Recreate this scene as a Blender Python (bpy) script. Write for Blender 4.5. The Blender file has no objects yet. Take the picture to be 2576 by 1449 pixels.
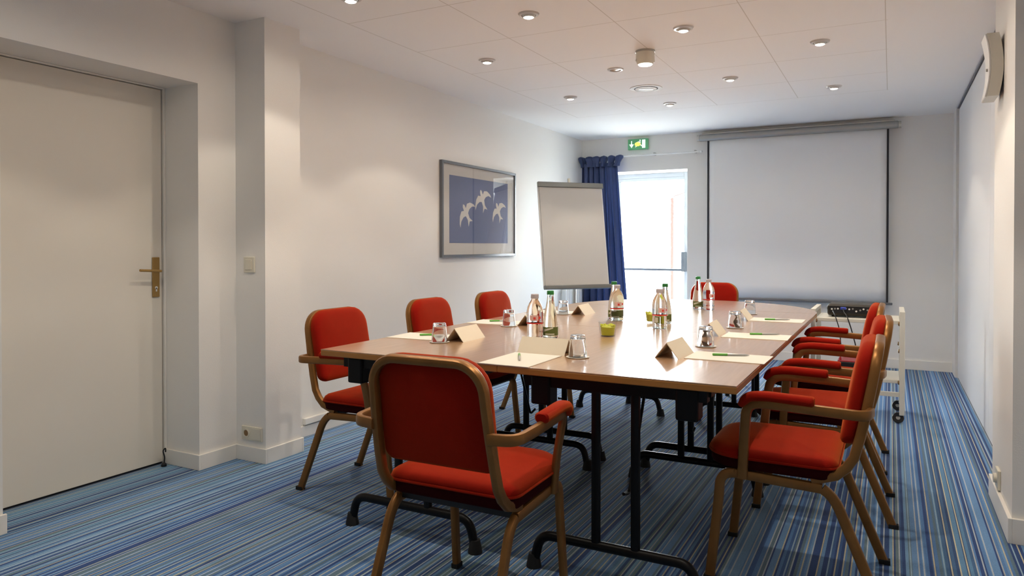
import bpy, math, random
from mathutils import Vector, Matrix
PI = math.pi
S = bpy.context.scene
COL = S.collection
random.seed(7)
R = math.radians

# ------------------------------------------------------------------ camera
cam = bpy.data.cameras.new('camera')
camo = bpy.data.objects.new('camera', cam)
COL.objects.link(camo)
cam.sensor_width = 36.0
cam.lens = 1800.0 / 2576.0 * 36.0
cam.shift_y = -(724.5 - (618 + 1800 * math.tan(R(0.6)))) / 2576.0
cam.clip_start = 0.05
camo.location = (0, 0, 1.18)
camo.rotation_euler = (R(90 - 0.6), 0, R(27.9))
S.camera = camo

# ------------------------------------------------------------------ world, sun, exposure
W = bpy.data.worlds.new('sky')
S.world = W
W.use_nodes = True
nt = W.node_tree
bg = nt.nodes['Background']
bg.inputs['Color'].default_value = (0.94, 0.97, 1.0, 1)
bg.inputs['Strength'].default_value = 26.0
sun = bpy.data.lights.new('sun', 'SUN')
sun.energy = 105.0
sun.angle = R(1.5)
suno = bpy.data.objects.new('sun', sun)
COL.objects.link(suno)
suno.rotation_euler = (R(14), 0, R(12))      # high sun behind the building, lights the yard outside
# sky portal in the exit doorway (guides the daylight sampling only)
pa = bpy.data.lights.new('doorway_portal', 'AREA')
pa.shape = 'RECTANGLE'; pa.size = 1.0; pa.size_y = 2.05
pa.cycles.is_portal = True
pao = bpy.data.objects.new('doorway_portal', pa)
COL.objects.link(pao)
pao.location = (-2.43, 8.24, 1.02)
pao.rotation_euler = (R(-90), 0, 0)
S.view_settings.view_transform = 'Standard'
S.view_settings.look = 'None'
S.view_settings.exposure = 0.48
S.view_settings.gamma = 1.0
S.view_settings.use_curve_mapping = False
cy = S.cycles
cy.use_denoising = True
cy.max_bounces = 10
cy.diffuse_bounces = 8
cy.glossy_bounces = 4
cy.transmission_bounces = 8
cy.transparent_max_bounces = 12
cy.caustics_reflective = False
cy.caustics_refractive = False
cy.sample_clamp_indirect = 6.0
cy.blur_glossy = 0.5
SPOT_W = 13.0
WARM = (1.0, 0.87, 0.71)

# ------------------------------------------------------------------ materials
MATS = {}
def mat(name, col, rough=0.6, metal=0.0, spec=0.5, bump=None, coat=0.0, sheen=0.0, sheen_col=None, noise=None, trans=0.0, ior=1.45, emit=None, estr=0.0):
    m = bpy.data.materials.new(name); m.use_nodes = True
    n = m.node_tree.nodes; l = m.node_tree.links
    b = n['Principled BSDF']
    b.inputs['Base Color'].default_value = (*col, 1)
    b.inputs['Roughness'].default_value = rough
    b.inputs['Metallic'].default_value = metal
    b.inputs['Specular IOR Level'].default_value = spec
    b.inputs['Coat Weight'].default_value = coat
    b.inputs['Coat Roughness'].default_value = 0.15
    b.inputs['Sheen Weight'].default_value = sheen
    if sheen_col: b.inputs['Sheen Tint'].default_value = (*sheen_col, 1)
    b.inputs['Transmission Weight'].default_value = trans
    b.inputs['IOR'].default_value = ior
    if emit:
        b.inputs['Emission Color'].default_value = (*emit, 1)
        b.inputs['Emission Strength'].default_value = estr
    if noise or bump:
        tc = n.new('ShaderNodeTexCoord')
    if noise:   # (scale, amount)
        t = n.new('ShaderNodeTexNoise'); t.inputs['Scale'].default_value = noise[0]; t.inputs['Detail'].default_value = 4
        l.new(tc.outputs['Object'], t.inputs['Vector'])
        mr = n.new('ShaderNodeMapRange')
        mr.inputs['To Min'].default_value = 1 - noise[1]; mr.inputs['To Max'].default_value = 1 + noise[1]
        l.new(t.outputs['Fac'], mr.inputs['Value'])
        mx = n.new('ShaderNodeVectorMath'); mx.operation = 'SCALE'
        mx.inputs[0].default_value = col
        l.new(mr.outputs['Result'], mx.inputs['Scale'])
        l.new(mx.outputs['Vector'], b.inputs['Base Color'])
    if bump:    # (scale, strength)
        t = n.new('ShaderNodeTexNoise'); t.inputs['Scale'].default_value = bump[0]; t.inputs['Detail'].default_value = 3
        l.new(tc.outputs['Object'], t.inputs['Vector'])
        bp = n.new('ShaderNodeBump'); bp.inputs['Strength'].default_value = bump[1]; bp.inputs['Distance'].default_value = 0.002
        l.new(t.outputs['Fac'], bp.inputs['Height'])
        l.new(bp.outputs['Normal'], b.inputs['Normal'])
    MATS[name] = m
    return m

M_wall = mat('wall_paint', (0.83, 0.82, 0.79), 0.75, bump=(220, 0.25))
M_trim = mat('trim_paint', (0.83, 0.81, 0.76), 0.45)
M_door = mat('door_paint', (0.78, 0.74, 0.66), 0.5)
M_part = mat('partition_panel', (0.82, 0.82, 0.82), 0.5)
M_dark = mat('dark_gap', (0.03, 0.03, 0.035), 0.8)
M_brass = mat('bronze_anodised', (0.42, 0.27, 0.10), 0.35, metal=0.75)
M_switch = mat('ivory_plastic', (0.72, 0.69, 0.58), 0.35)
M_white = mat('white_plastic', (0.80, 0.80, 0.78), 0.35)
M_ring = mat('lamp_ring', (0.62, 0.62, 0.60), 0.3)
M_bulb = mat('lamp_bulb', (1, 1, 1), 0.3, emit=(1.0, 0.90, 0.74), estr=14.0)
M_bulboff = mat('lamp_lens_off', (0.55, 0.42, 0.30), 0.2)
M_alu = mat('grey_aluminium', (0.42, 0.41, 0.38), 0.4, metal=0.55)
M_satin = mat('satin_metal', (0.60, 0.57, 0.50), 0.38, metal=0.7)
M_screen = mat('screen_cloth', (0.84, 0.85, 0.85), 0.8)
M_black = mat('black_steel', (0.002, 0.002, 0.0025), 0.4, spec=0.25)
M_rubber = mat('black_rubber', (0.008, 0.008, 0.008), 0.7)
M_wood = mat('bronzed_wood_finish', (0.26, 0.118, 0.032), 0.36, metal=0.55, spec=0.4, noise=(14, 0.25))
M_red = mat('red_velvet', (0.26, 0.0035, 0.0012), 0.85, spec=0.12, sheen=0.45, sheen_col=(1.0, 0.27, 0.04), noise=(40, 0.10), bump=(500, 0.3))
M_redshade = mat('shaded_red_boxing', (0.035, 0.0015, 0.002), 0.9, spec=0.1, bump=(500, 0.3))  # red velvet darkened: shade of the seat sides put into the colour
M_edge = mat('beech_edge', (0.36, 0.16, 0.035), 0.35)
M_paper = mat('paper', (0.66, 0.63, 0.56), 0.8)
M_card = mat('card', (0.66, 0.59, 0.47), 0.75)
M_green = mat('green_plastic', (0.12, 0.36, 0.06), 0.3)
M_grey = mat('grey_metal_pen', (0.45, 0.44, 0.43), 0.3, metal=0.5)
M_capgrey = mat('grey_cap', (0.42, 0.40, 0.44), 0.4)
M_capgreen = mat('green_cap', (0.02, 0.20, 0.05), 0.35)
M_lblpink = mat('pink_label', (0.62, 0.42, 0.40), 0.5)
M_lblred = mat('red_print', (0.60, 0.05, 0.04), 0.5)
M_lblgreen = mat('olive_label', (0.10, 0.13, 0.03), 0.5)
M_lblpale = mat('pale_label', (0.55, 0.57, 0.48), 0.5)
M_sweet = mat('green_sweets', (0.52, 0.55, 0.03), 0.35)
M_cart = mat('cream_enamel', (0.70, 0.68, 0.60), 0.4)
M_proj = mat('projector_case', (0.025, 0.020, 0.014), 0.4)
M_projp = mat('projector_panel', (0.01, 0.01, 0.012), 0.5)
M_blueplug = mat('blue_plug', (0.04, 0.07, 0.45), 0.4)
M_blackp = mat('black_plastic', (0.01, 0.01, 0.012), 0.4)
M_redp = mat('red_plastic', (0.40, 0.01, 0.02), 0.4)
M_pewter = mat('pewter_grey', (0.20, 0.20, 0.185), 0.4, metal=0.3)
M_frame = mat('slate_frame', (0.16, 0.17, 0.19), 0.35, metal=0.3)
M_mount = mat('picture_mount', (0.70, 0.67, 0.62), 0.8)
M_print = mat('blue_print', (0.15, 0.18, 0.32), 0.7)
M_exit = mat('exit_green', (0.10, 0.33, 0.16), 0.4, emit=(0.05, 0.35, 0.14), estr=0.12)
M_exitw = mat('exit_white', (0.8, 0.85, 0.8), 0.4, emit=(0.9, 1.0, 0.9), estr=0.45)
M_exity = mat('exit_yellow', (0.85, 0.7, 0.1), 0.4, emit=(1.0, 0.72, 0.10), estr=0.9)
M_pad = mat('flipchart_pad', (0.62, 0.60, 0.56), 0.8, bump=(90, 0.15))
M_brown = mat('brown_cap', (0.22, 0.13, 0.05), 0.4)
M_ext = mat('outside_render', (0.85, 0.83, 0.78), 0.9)
M_pave = mat('outside_paving', (0.72, 0.71, 0.68), 0.9, noise=(3, 0.1))
M_copper = mat('dark_red_post', (0.026, 0.017, 0.015), 1.0, spec=0.0)
M_pvc = mat('door_profile', (0.50, 0.54, 0.58), 0.4)
M_steel = mat('blue_grey_steel', (0.15, 0.17, 0.19), 0.6, spec=0.15)
M_vent = mat('vent_enamel', (0.60, 0.58, 0.55), 0.6)

def m_curtain():
    m = mat('blue_satin', (0.030, 0.050, 0.145), 0.42, sheen=0.2, sheen_col=(0.6, 0.75, 1.0), spec=0.7)
    n = m.node_tree.nodes; l = m.node_tree.links      # thin cloth lets some daylight through
    t = n.new('ShaderNodeBsdfTranslucent'); t.inputs[0].default_value = (0.11, 0.15, 0.28, 1)
    mx = n.new('ShaderNodeMixShader'); mx.inputs[0].default_value = 0.35
    l.new(n['Principled BSDF'].outputs[0], mx.inputs[1]); l.new(t.outputs[0], mx.inputs[2])
    l.new(mx.outputs[0], n['Material Output'].inputs['Surface'])
    return m
M_curt = m_curtain()

def m_glass(name, tint, refl=1.0, rough=0.02):
    m = bpy.data.materials.new(name); m.use_nodes = True
    n = m.node_tree.nodes; l = m.node_tree.links; n.clear()
    o = n.new('ShaderNodeOutputMaterial'); mx = n.new('ShaderNodeMixShader')
    t = n.new('ShaderNodeBsdfTransparent'); t.inputs[0].default_value = (*tint, 1)
    g = n.new('ShaderNodeBsdfGlossy'); g.inputs['Roughness'].default_value = rough
    f = n.new('ShaderNodeFresnel'); f.inputs['IOR'].default_value = 1.5
    mu = n.new('ShaderNodeMath'); mu.operation = 'MULTIPLY'; mu.inputs[1].default_value = refl
    ge = n.new('ShaderNodeNewGeometry'); iv = n.new('ShaderNodeMath'); iv.operation = 'SUBTRACT'; iv.inputs[0].default_value = 1.0
    l.new(ge.outputs['Backfacing'], iv.inputs[1]); m2 = n.new('ShaderNodeMath'); m2.operation = 'MULTIPLY'
    l.new(f.outputs[0], mu.inputs[0]); l.new(mu.outputs[0], m2.inputs[0]); l.new(iv.outputs[0], m2.inputs[1]); l.new(m2.outputs[0], mx.inputs[0])
    l.new(t.outputs[0], mx.inputs[1]); l.new(g.outputs[0], mx.inputs[2]); l.new(mx.outputs[0], o.inputs[0])
    return m
M_pane = m_glass('window_glass', (0.96, 0.98, 0.98))
M_picglass = m_glass('picture_glass', (0.97, 0.97, 0.97), 1.3)
M_tumbler = m_glass('tumbler_glass', (0.93, 0.94, 0.94), 1.6)
M_realglass = mat('clear_tumbler_glass', (0.97, 0.98, 0.98), 0.02, trans=1.0, ior=1.46)
M_water = mat('clear_bottle', (0.93, 0.95, 0.95), 0.03, trans=1.0, ior=1.25)
M_waterg = mat('greenish_bottle', (0.86, 0.93, 0.88), 0.03, trans=1.0, ior=1.25)

def m_table():
    m = mat('beech_laminate', (0.55, 0.31, 0.17), 0.35, spec=0.5, coat=1.0)
    n = m.node_tree.nodes; l = m.node_tree.links; b = n['Principled BSDF']
    tc = n.new('ShaderNodeTexCoord'); mp = n.new('ShaderNodeMapping'); mp.inputs['Scale'].default_value = (16, 0.9, 1)
    t = n.new('ShaderNodeTexNoise'); t.inputs['Scale'].default_value = 4; t.inputs['Detail'].default_value = 6
    cr = n.new('ShaderNodeValToRGB')
    cr.color_ramp.elements[0].position = 0.3; cr.color_ramp.elements[0].color = (0.37, 0.21, 0.105, 1)
    cr.color_ramp.elements[1].position = 0.7; cr.color_ramp.elements[1].color = (0.46, 0.27, 0.145, 1)
    l.new(tc.outputs['Object'], mp.inputs[0]); l.new(mp.outputs[0], t.inputs['Vector'])
    l.new(t.outputs['Fac'], cr.inputs[0]); l.new(cr.outputs[0], b.inputs['Base Color'])
    b.inputs['Coat Roughness'].default_value = 0.16
    return m
M_table = m_table()

def m_carpet():
    m = mat('striped_carpet', (0.1, 0.2, 0.35), 0.95, spec=0.15, sheen=0.1)
    n = m.node_tree.nodes; l = m.node_tree.links; b = n['Principled BSDF']
    tc = n.new('ShaderNodeTexCoord'); sx = n.new('ShaderNodeSeparateXYZ'); l.new(tc.outputs['Object'], sx.inputs[0])
    def math_(op, a, bv=None):
        q = n.new('ShaderNodeMath'); q.operation = op
        if hasattr(a, 'links') or hasattr(a, 'is_linked'): l.new(a, q.inputs[0])
        else: q.inputs[0].default_value = a
        if bv is not None:
            if hasattr(bv, 'is_linked'): l.new(bv, q.inputs[1])
            else: q.inputs[1].default_value = bv
        return q.outputs[0]
    X = sx.outputs[0]
    def stripes(freq, off, stops):
        f = math_('FLOOR', math_('ADD', math_('MULTIPLY', X, freq), off))
        wn = n.new('ShaderNodeTexWhiteNoise'); wn.noise_dimensions = '1D'; l.new(f, wn.inputs['W'])
        cr = n.new('ShaderNodeValToRGB'); cr.color_ramp.interpolation = 'CONSTANT'
        e = cr.color_ramp.elements
        e[0].position = 0; e[0].color = (*stops[0][1], 1); e[1].position = stops[1][0]; e[1].color = (*stops[1][1], 1)
        for p, c in stops[2:]:
            k = e.new(p); k.color = (*c, 1)
        l.new(wn.outputs['Value'], cr.inputs[0])
        return cr.outputs[0]
    base = stripes(92, 0.0, [(0, (0.030, 0.070, 0.20)), (.28, (0.10, 0.22, 0.43)), (.52, (0.15, 0.29, 0.49)), (.70, (0.055, 0.125, 0.29)), (.85, (0.13, 0.20, 0.24))])
    wide = stripes(9.3, 0.37, [(0, (0.88, 0.92, 1.0)), (.3, (1.10, 1.08, 1.04)), (.6, (0.95, 1.0, 1.08)), (.8, (1.03, 1.05, 0.92))])
    mm = n.new('ShaderNodeMix'); mm.data_type = 'RGBA'; mm.blend_type = 'MULTIPLY'; mm.inputs[0].default_value = 1.0
    l.new(base, mm.inputs[6]); l.new(wide, mm.inputs[7])
    # thin pale lines
    idx = math_('MULTIPLY', X, 37.0)
    fr = math_('FRACT', idx)
    wn = n.new('ShaderNodeTexWhiteNoise'); wn.noise_dimensions = '1D'; l.new(math_('FLOOR', idx), wn.inputs['W'])
    pos = math_('ADD', math_('MULTIPLY', wn.outputs['Value'], 0.5), 0.2)
    dd = math_('ABSOLUTE', math_('SUBTRACT', fr, pos))
    line = math_('LESS_THAN', dd, 0.09)
    lc = stripes(37.0, 0.0, [(0, (0.48, 0.54, 0.58)), (.38, (0.58, 0.53, 0.36)), (.66, (0.46, 0.48, 0.48)), (.85, (0.32, 0.46, 0.58))])
    mx = n.new('ShaderNodeMix'); mx.data_type = 'RGBA'
    line = math_('MULTIPLY', line, 0.85)
    l.new(line, mx.inputs[0]); l.new(mm.outputs[2], mx.inputs[6]); l.new(lc, mx.inputs[7])
    # slight pile mottling
    nz = n.new('ShaderNodeTexNoise'); nz.inputs['Scale'].default_value = 160; nz.inputs['Detail'].default_value = 2
    l.new(tc.outputs['Object'], nz.inputs['Vector'])
    mr = n.new('ShaderNodeMapRange'); mr.inputs['To Min'].default_value = 0.72; mr.inputs['To Max'].default_value = 1.28
    l.new(nz.outputs['Fac'], mr.inputs['Value'])
    sc = n.new('ShaderNodeVectorMath'); sc.operation = 'SCALE'
    l.new(mx.outputs[2], sc.inputs[0]); l.new(mr.outputs['Result'], sc.inputs['Scale'])
    l.new(sc.outputs['Vector'], b.inputs['Base Color'])
    bp = n.new('ShaderNodeBump'); bp.inputs['Strength'].default_value = 0.3; bp.inputs['Distance'].default_value = 0.003
    l.new(nz.outputs['Fac'], bp.inputs['Height']); l.new(bp.outputs['Normal'], b.inputs['Normal'])
    return m
M_carpet = m_carpet()

def m_ceiling():
    m = mat('ceiling_tiles', (0.74, 0.73, 0.71), 0.8)
    n = m.node_tree.nodes; l = m.node_tree.links; b = n['Principled BSDF']
    tc = n.new('ShaderNodeTexCoord'); sx = n.new('ShaderNodeSeparateXYZ'); l.new(tc.outputs['Object'], sx.inputs[0])
    def mt(op, a, c=None):
        q = n.new('ShaderNodeMath'); q.operation = op
        for i, v in enumerate((a, c)):
            if v is None: continue
            if hasattr(v, 'is_linked'): l.new(v, q.inputs[i])
            else: q.inputs[i].default_value = v
        return q.outputs[0]
    P = 0.6585
    def grid(o, ph):
        fr = mt('FRACT', mt('DIVIDE', mt('SUBTRACT', o, ph), P))
        d = mt('MINIMUM', fr, mt('SUBTRACT', 1.0, fr))
        return mt('LESS_THAN', d, 0.0038)
    gx = grid(sx.outputs[0], -2.665); gy = grid(sx.outputs[1], 6.385)
    g = mt('MAXIMUM', gx, gy)
    ins = mt('MULTIPLY', mt('MULTIPLY', mt('GREATER_THAN', sx.outputs[0], -2.668), mt('LESS_THAN', sx.outputs[0], -0.02)), mt('LESS_THAN', sx.outputs[1], 6.39))
    g = mt('MULTIPLY', g, ins)
    mx = n.new('ShaderNodeMix'); mx.data_type = 'RGBA'
    mx.inputs[6].default_value = (0.91, 0.91, 0.90, 1); mx.inputs[7].default_value = (0.66, 0.64, 0.60, 1)
    l.new(g, mx.inputs[0]); l.new(mx.outputs[2], b.inputs['Base Color'])
    return m
M_ceil = m_ceiling()

# ------------------------------------------------------------------ mesh helpers
class MB:
    def __init__(s): s.v = []; s.f = []
    def add(s, vs, fs):
        o = len(s.v); s.v += [tuple(v) for v in vs]; s.f += [tuple(i + o for i in f) for f in fs]; return s
    def box(s, a, b, rot=0, c=None):
        x0, y0, z0 = a; x1, y1, z1 = b
        if x0 > x1: x0, x1 = x1, x0
        if y0 > y1: y0, y1 = y1, y0
        if z0 > z1: z0, z1 = z1, z0
        vs = [Vector(p) for p in [(x0,y0,z0),(x1,y0,z0),(x1,y1,z0),(x0,y1,z0),(x0,y0,z1),(x1,y0,z1),(x1,y1,z1),(x0,y1,z1)]]
        if rot:
            c = Vector(c) if c else Vector(((x0+x1)/2, (y0+y1)/2, 0)); mt = Matrix.Rotation(rot, 3, 'Z')
            vs = [mt @ (v - c) + c for v in vs]
        return s.add(vs, [(0,3,2,1),(4,5,6,7),(0,1,5,4),(1,2,6,5),(2,3,7,6),(3,0,4,7)])
    def loops(s, rings, close=True, cap0=True, cap1=True):
        n = len(rings[0]); vs = [p for r in rings for p in r]; fs = []
        for i in range(len(rings) - 1):
            for j in range(n if close else n - 1):
                k = (j + 1) % n
                fs.append((i*n+j, i*n+k, (i+1)*n+k, (i+1)*n+j))
        if cap0: fs.append(tuple(range(n - 1, -1, -1)))
        if cap1: fs.append(tuple((len(rings)-1)*n + j for j in range(n)))
        return s.add(vs, fs)
    def sweep(s, path, side, w, t, rnd=0.35, seg=2, taper=None):
        """rounded-rectangle section: w along side, t perpendicular"""
        path = [Vector(p) for p in path]; rings = []
        n = len(path)
        sec = []
        r = min(w, t) * rnd
        for (cx, cyy, a0) in ((w/2-r, t/2-r, 0), (-w/2+r, t/2-r, 90), (-w/2+r, -t/2+r, 180), (w/2-r, -t/2+r, 270)):
            for k in range(seg + 1):
                a = R(a0 + 90 * k / seg); sec.append((cx + r*math.cos(a), cyy + r*math.sin(a)))
        for i, p in enumerate(path):
            T = (path[min(i+1, n-1)] - path[max(i-1, 0)]).normalized()
            sd = Vector(side[i] if isinstance(side, list) else side)
            sd = (sd - T * sd.dot(T)).normalized(); N = T.cross(sd)
            k = taper[i] if taper else 1.0
            rings.append([p + sd * (a*k) + N * (b_*k) for a, b_ in sec])
        return s.loops(rings)
    def tube(s, path, r, n=10, radii=None):
        path = [Vector(p) for p in path]; rings = []; N = None
        for i, p in enumerate(path):
            T = (path[min(i+1, len(path)-1)] - path[max(i-1, 0)]).normalized()
            if N is None:
                N = T.orthogonal().normalized()
            N = (N - T * N.dot(T)).normalized(); B = T.cross(N)
            rr = radii[i] if radii else r
            rings.append([p + (N*math.cos(2*PI*k/n) + B*math.sin(2*PI*k/n)) * rr for k in range(n)])
        return s.loops(rings)
    def lathe(s, prof, n=28, c=(0,0,0), cap0=True, cap1=True):
        rings = [[(c[0]+r*math.cos(2*PI*k/n), c[1]+r*math.sin(2*PI*k/n), c[2]+z) for k in range(n)] for r, z in prof]
        return s.loops(rings, True, cap0, cap1)
    def xform(s, M):
        s.v = [tuple(M @ Vector(p)) for p in s.v]; return s
    def build(s, name, m, parent=None, smooth=True, bevel=0.0, ang=38, solid=0.0, sub=0):
        me = bpy.data.meshes.new(name); me.from_pydata(s.v, [], s.f); me.validate(); me.update()
        o = bpy.data.objects.new(name, me); COL.objects.link(o)
        for mm in (m if isinstance(m, list) else [m]): me.materials.append(mm)
        if smooth:
            for p in me.polygons: p.use_smooth = True
            me.set_sharp_from_angle(angle=R(ang))
        if bevel:
            b = o.modifiers.new('bevel', 'BEVEL'); b.width = bevel; b.segments = 2; b.limit_method = 'ANGLE'
        if solid:
            b = o.modifiers.new('solid', 'SOLIDIFY'); b.thickness = solid; b.offset = 0
        if sub:
            b = o.modifiers.new('sub', 'SUBSURF'); b.levels = sub; b.render_levels = sub
        if parent: o.parent = parent
        return o

def box(name, a, b, m, parent=None, bevel=0.0, rot=0, c=None):
    return MB().box(a, b, rot, c).build(name, m, parent, smooth=False, bevel=bevel)
def tag(o, label, cat, group=None, kind=None):
    o['label'] = label; o['category'] = cat
    if group: o['group'] = group
    if kind: o['kind'] = kind
    return o
def struct(o):
    o['kind'] = 'structure'; return o
def empty(name, loc=(0,0,0), rz=0):
    o = bpy.data.objects.new(name, None); COL.objects.link(o)
    o.empty_display_size = 0.1; o.location = loc; o.rotation_euler = (0, 0, rz); return o
def kids(o): return [c for c in bpy.data.objects if c.parent == o]
def copy_tree(o, parent=None):
    c = o.copy(); COL.objects.link(c); c.parent = parent
    for ch in kids(o): copy_tree(ch, c)
    return c
def arc(c, r, a0, a1, n, ax=('y', 'z'), fixed=0):
    out = []
    for k in range(n + 1):
        a = R(a0 + (a1 - a0) * k / n)
        out.append((c[0] + r*math.cos(a), c[1] + r*math.sin(a)))
    return out
def fillet(pts, rad, n=5):
    """round the inner corners of a 3-D polyline"""
    P = [Vector(p) for p in pts]; out = [P[0]]
    for i in range(1, len(P) - 1):
        a, b, c = P[i-1], P[i], P[i+1]
        r = rad[i-1] if isinstance(rad, (list, tuple)) else rad
        if r <= 0: out.append(b); continue
        d1 = (a - b); d2 = (c - b)
        r1 = min(r, d1.length * 0.49, d2.length * 0.49)
        s = b + d1.normalized() * r1; e = b + d2.normalized() * r1
        for k in range(n + 1):
            t = k / n
            out.append(s * (1-t)**2 + b * 2*t*(1-t) + e * t*t)
    out.append(P[-1])
    return out
def rrect(w, h, rs, n=6):
    """rounded rectangle outline; rs = radii (tr, tl, bl, br)"""
    out = []
    for (sx, sy, a0, r) in ((1,1,0,rs[0]), (-1,1,90,rs[1]), (-1,-1,180,rs[2]), (1,-1,270,rs[3])):
        cx, cyy = sx*(w/2-r), sy*(h/2-r)
        for k in range(n + 1):
            a = R(a0 + 90*k/n); out.append((cx + r*math.cos(a), cyy + r*math.sin(a)))
    return out
def inset(o, d):
    out = []
    n = len(o)
    for i in range(n):
        a = Vector(o[i-1]); b = Vector(o[i]); c = Vector(o[(i+1) % n])
        t = (c - a)
        if t.length < 1e-9: out.append(tuple(b)); continue
        t.normalize(); nn = Vector((-t.y, t.x)); out.append(tuple(b + nn * d))
    return out
def cushion(outline, levels, mapf, dome=0.0):
    """levels = [(inset, height)...] -> closed solid with a domed top; mapf(u,v,h) -> 3-D"""
    mb = MB(); rings = []
    for d, h in levels:
        rings.append([mapf(u, v, h) for u, v in (inset(outline, d) if d else outline)])
    last_d, last_h = levels[-1]
    base = inset(outline, last_d)
    cu = sum(p[0] for p in base)/len(base); cv = sum(p[1] for p in base)/len(base)
    for s_, f in ((0.8, 0.35), (0.55, 0.72), (0.25, 0.95)):
        rings.append([mapf(cu + (u-cu)*s_, cv + (v-cv)*s_, last_h + dome*f) for u, v in base])
    mb.loops(rings, True, True, True)
    return mb

# ------------------------------------------------------------------ the room
ZC = 2.41
fl = struct(box('floor', (-4.2, -1.6, -0.12), (1.7, 8.2, 0.0), M_carpet))
ce = struct(box('ceiling', (-4.2, -1.6, ZC), (1.7, 8.2, ZC + 0.2), M_ceil))
# left wall, near part with the door recess, pillar, far part
DY0, DY1, DZ = 1.605, 2.548, 2.03
mb = MB()
mb.box((-3.62, -1.6, 0), (-3.21, DY0, ZC)).box((-3.62, DY1, 0), (-3.21, 2.79, ZC)).box((-3.62, DY0, DZ), (-3.21, DY1, ZC))
mb.box((-3.62, DY0, 0), (-3.56, DY1, DZ))
mb.box((-3.62, 3.05, 0), (-3.20, 7.8, ZC))
struct(mb.build('wall_left', M_wall, smooth=False))
struct(box('wall_pillar', (-3.62, 2.79, 0), (-2.985, 3.05, ZC), M_wall))
# back wall with the exit opening
EX0, EX1, EZ = -2.93, -1.965, 2.02
mb = MB()
mb.box((-3.62, 7.8, 0), (EX0, 8.2, ZC)).box((EX1, 7.8, 0), (1.7, 8.2, ZC)).box((EX0, 7.8, EZ), (EX1, 8.2, ZC))
struct(mb.build('wall_back', M_wall, smooth=False))
# right side: jamb, folding partition, near column block
mb = MB()
mb.box((0.51, 7.50, 0), (0.8, 7.8, ZC))
mb.box((0.43, 3.43, 0), (1.7, 4.05, ZC)).box((1.6, -1.6, 0), (1.7, 3.43, ZC))
mb.box((0.62, 4.05, 0), (0.8, 7.5, ZC))
struct(mb.build('wall_right', M_wall, smooth=False))
struct(box('wall_front', (-4.2, -1.7, 0), (1.7, -1.6, ZC), M_wall))
pan = empty('folding_partition', (0.53, 5.76, 0))
tag(pan, 'white floor-to-ceiling folding partition along the right side of the room', 'partition')
pan['kind'] = 'structure'; pan.name = 'wall_right_partition'
for i in range(3):
    y0 = 4.06 + i * 1.137 - 5.76; y1 = y0 + 1.133
    box('panel', (0.0, y0, 0.012), (0.06, y1, ZC - 0.02), M_part, pan, bevel=0.002)
box('ceiling_track', (-0.012, 4.06 - 5.76, ZC - 0.012), (0.055, 7.49 - 5.76, ZC - 0.001), M_frame, pan)
box('floor_seal', (0.004, 4.06 - 5.76, 0.0), (0.055, 7.46 - 5.76, 0.011), M_dark, pan)
box('end_gap', (0.012, 7.471 - 5.76, 0.0), (0.05, 7.498 - 5.76, ZC - 0.013), M_alu, pan)
# baseboards
mb = MB()
mb.box((-3.21, -1.6, 0), (-3.197, 1.615, 0.08)).box((-3.21, 2.548, 0), (-3.197, 2.7769, 0.08)).box((-3.466, 2.535, 0), (-3.197, 2.5479, 0.08))
mb.box((-3.2099, 2.777, 0), (-2.972, 2.79, 0.08)).box((-2.985, 2.7901, 0), (-2.972, 3.0499, 0.08)).box((-3.2, 3.05, 0), (-2.972, 3.062, 0.08))
mb.box((-3.2, 3.062, 0), (-3.187, 7.8, 0.068))
struct(mb.build('baseboard_left', M_trim, smooth=False, bevel=0.002))
struct(box('baseboard_back', (-1.965, 7.787, 0), (0.51, 7.8, 0.09), M_trim, bevel=0.002))
mb = MB().box((0.415, 3.415, 0), (0.43, 4.05, 0.10)).box((0.43, 3.415, 0), (1.6, 3.43, 0.10))
struct(mb.build('baseboard_right', M_trim, smooth=False, bevel=0.002))
tr = box('cable_trunking', (-3.2, 3.285, 0.076), (-3.176, 7.3, 0.114), M_trim, bevel=0.003)
tr.name = 'trim_1'; struct(tr)

# ---- door on the left
d1 = empty('door_1', (-3.48, 2.14, 0)); struct(d1)
mb = MB().box((-0.06, -0.535, 0.012), (0.0, 0.390, 2.018))
mb.build('door_leaf', M_door, d1, smooth=False, bevel=0.002)
mb = MB().box((-0.0799, 0.396, 0), (0.012, 0.4075, DZ - 0.0005)).box((-0.0799, -0.534, 2.022), (0.012, 0.3959, DZ - 0.0005))
mb.build('door_frame', M_trim, d1, smooth=False, bevel=0.002)
box('threshold_gap', (-0.055, -0.53, 0.0), (-0.012, 0.392, 0.012), M_dark, d1)
hp = MB().box((0.0, 0.330, 0.905), (0.008, 0.372, 1.118)).build('handle_plate', M_brass, d1, smooth=False, bevel=0.003)
hp['label'] = 'bronze lever plate'
MB().tube(fillet([(0.008, 0.351, 1.045), (0.055, 0.351, 1.045), (0.055, 0.225, 1.052)], 0.015), 0.007, 10, ).build('lever', M_brass, hp)
k = MB().lathe([(0.008, 0), (0.008, 0.0015)], 14).xform(Matrix.Translation((0.008, 0.351, 0.955)) @ Matrix.Rotation(R(90), 4, 'Y'))
k.box((0.008, 0.3475, 0.935), (0.0095, 0.3545, 0.955)).build('keyhole', M_white, hp)
ds = MB().tube(fillet([(0, 0, 0.0), (0.004, 0.002, 0.05), (0.0, -0.006, 0.085), (0.006, 0.006, 0.10), (0.0, 0.010, 0.075)], 0.012), 0.0035, 8)
ds.lathe([(0.014, 0), (0.014, 0.012), (0.006, 0.02)], 12)
dso = ds.build('door_hook', M_blackp); dso.location = (-3.43, 2.50, 0)
tag(dso, 'small bent wire hook on the floor at the foot of the left door frame', 'hook')

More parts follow.
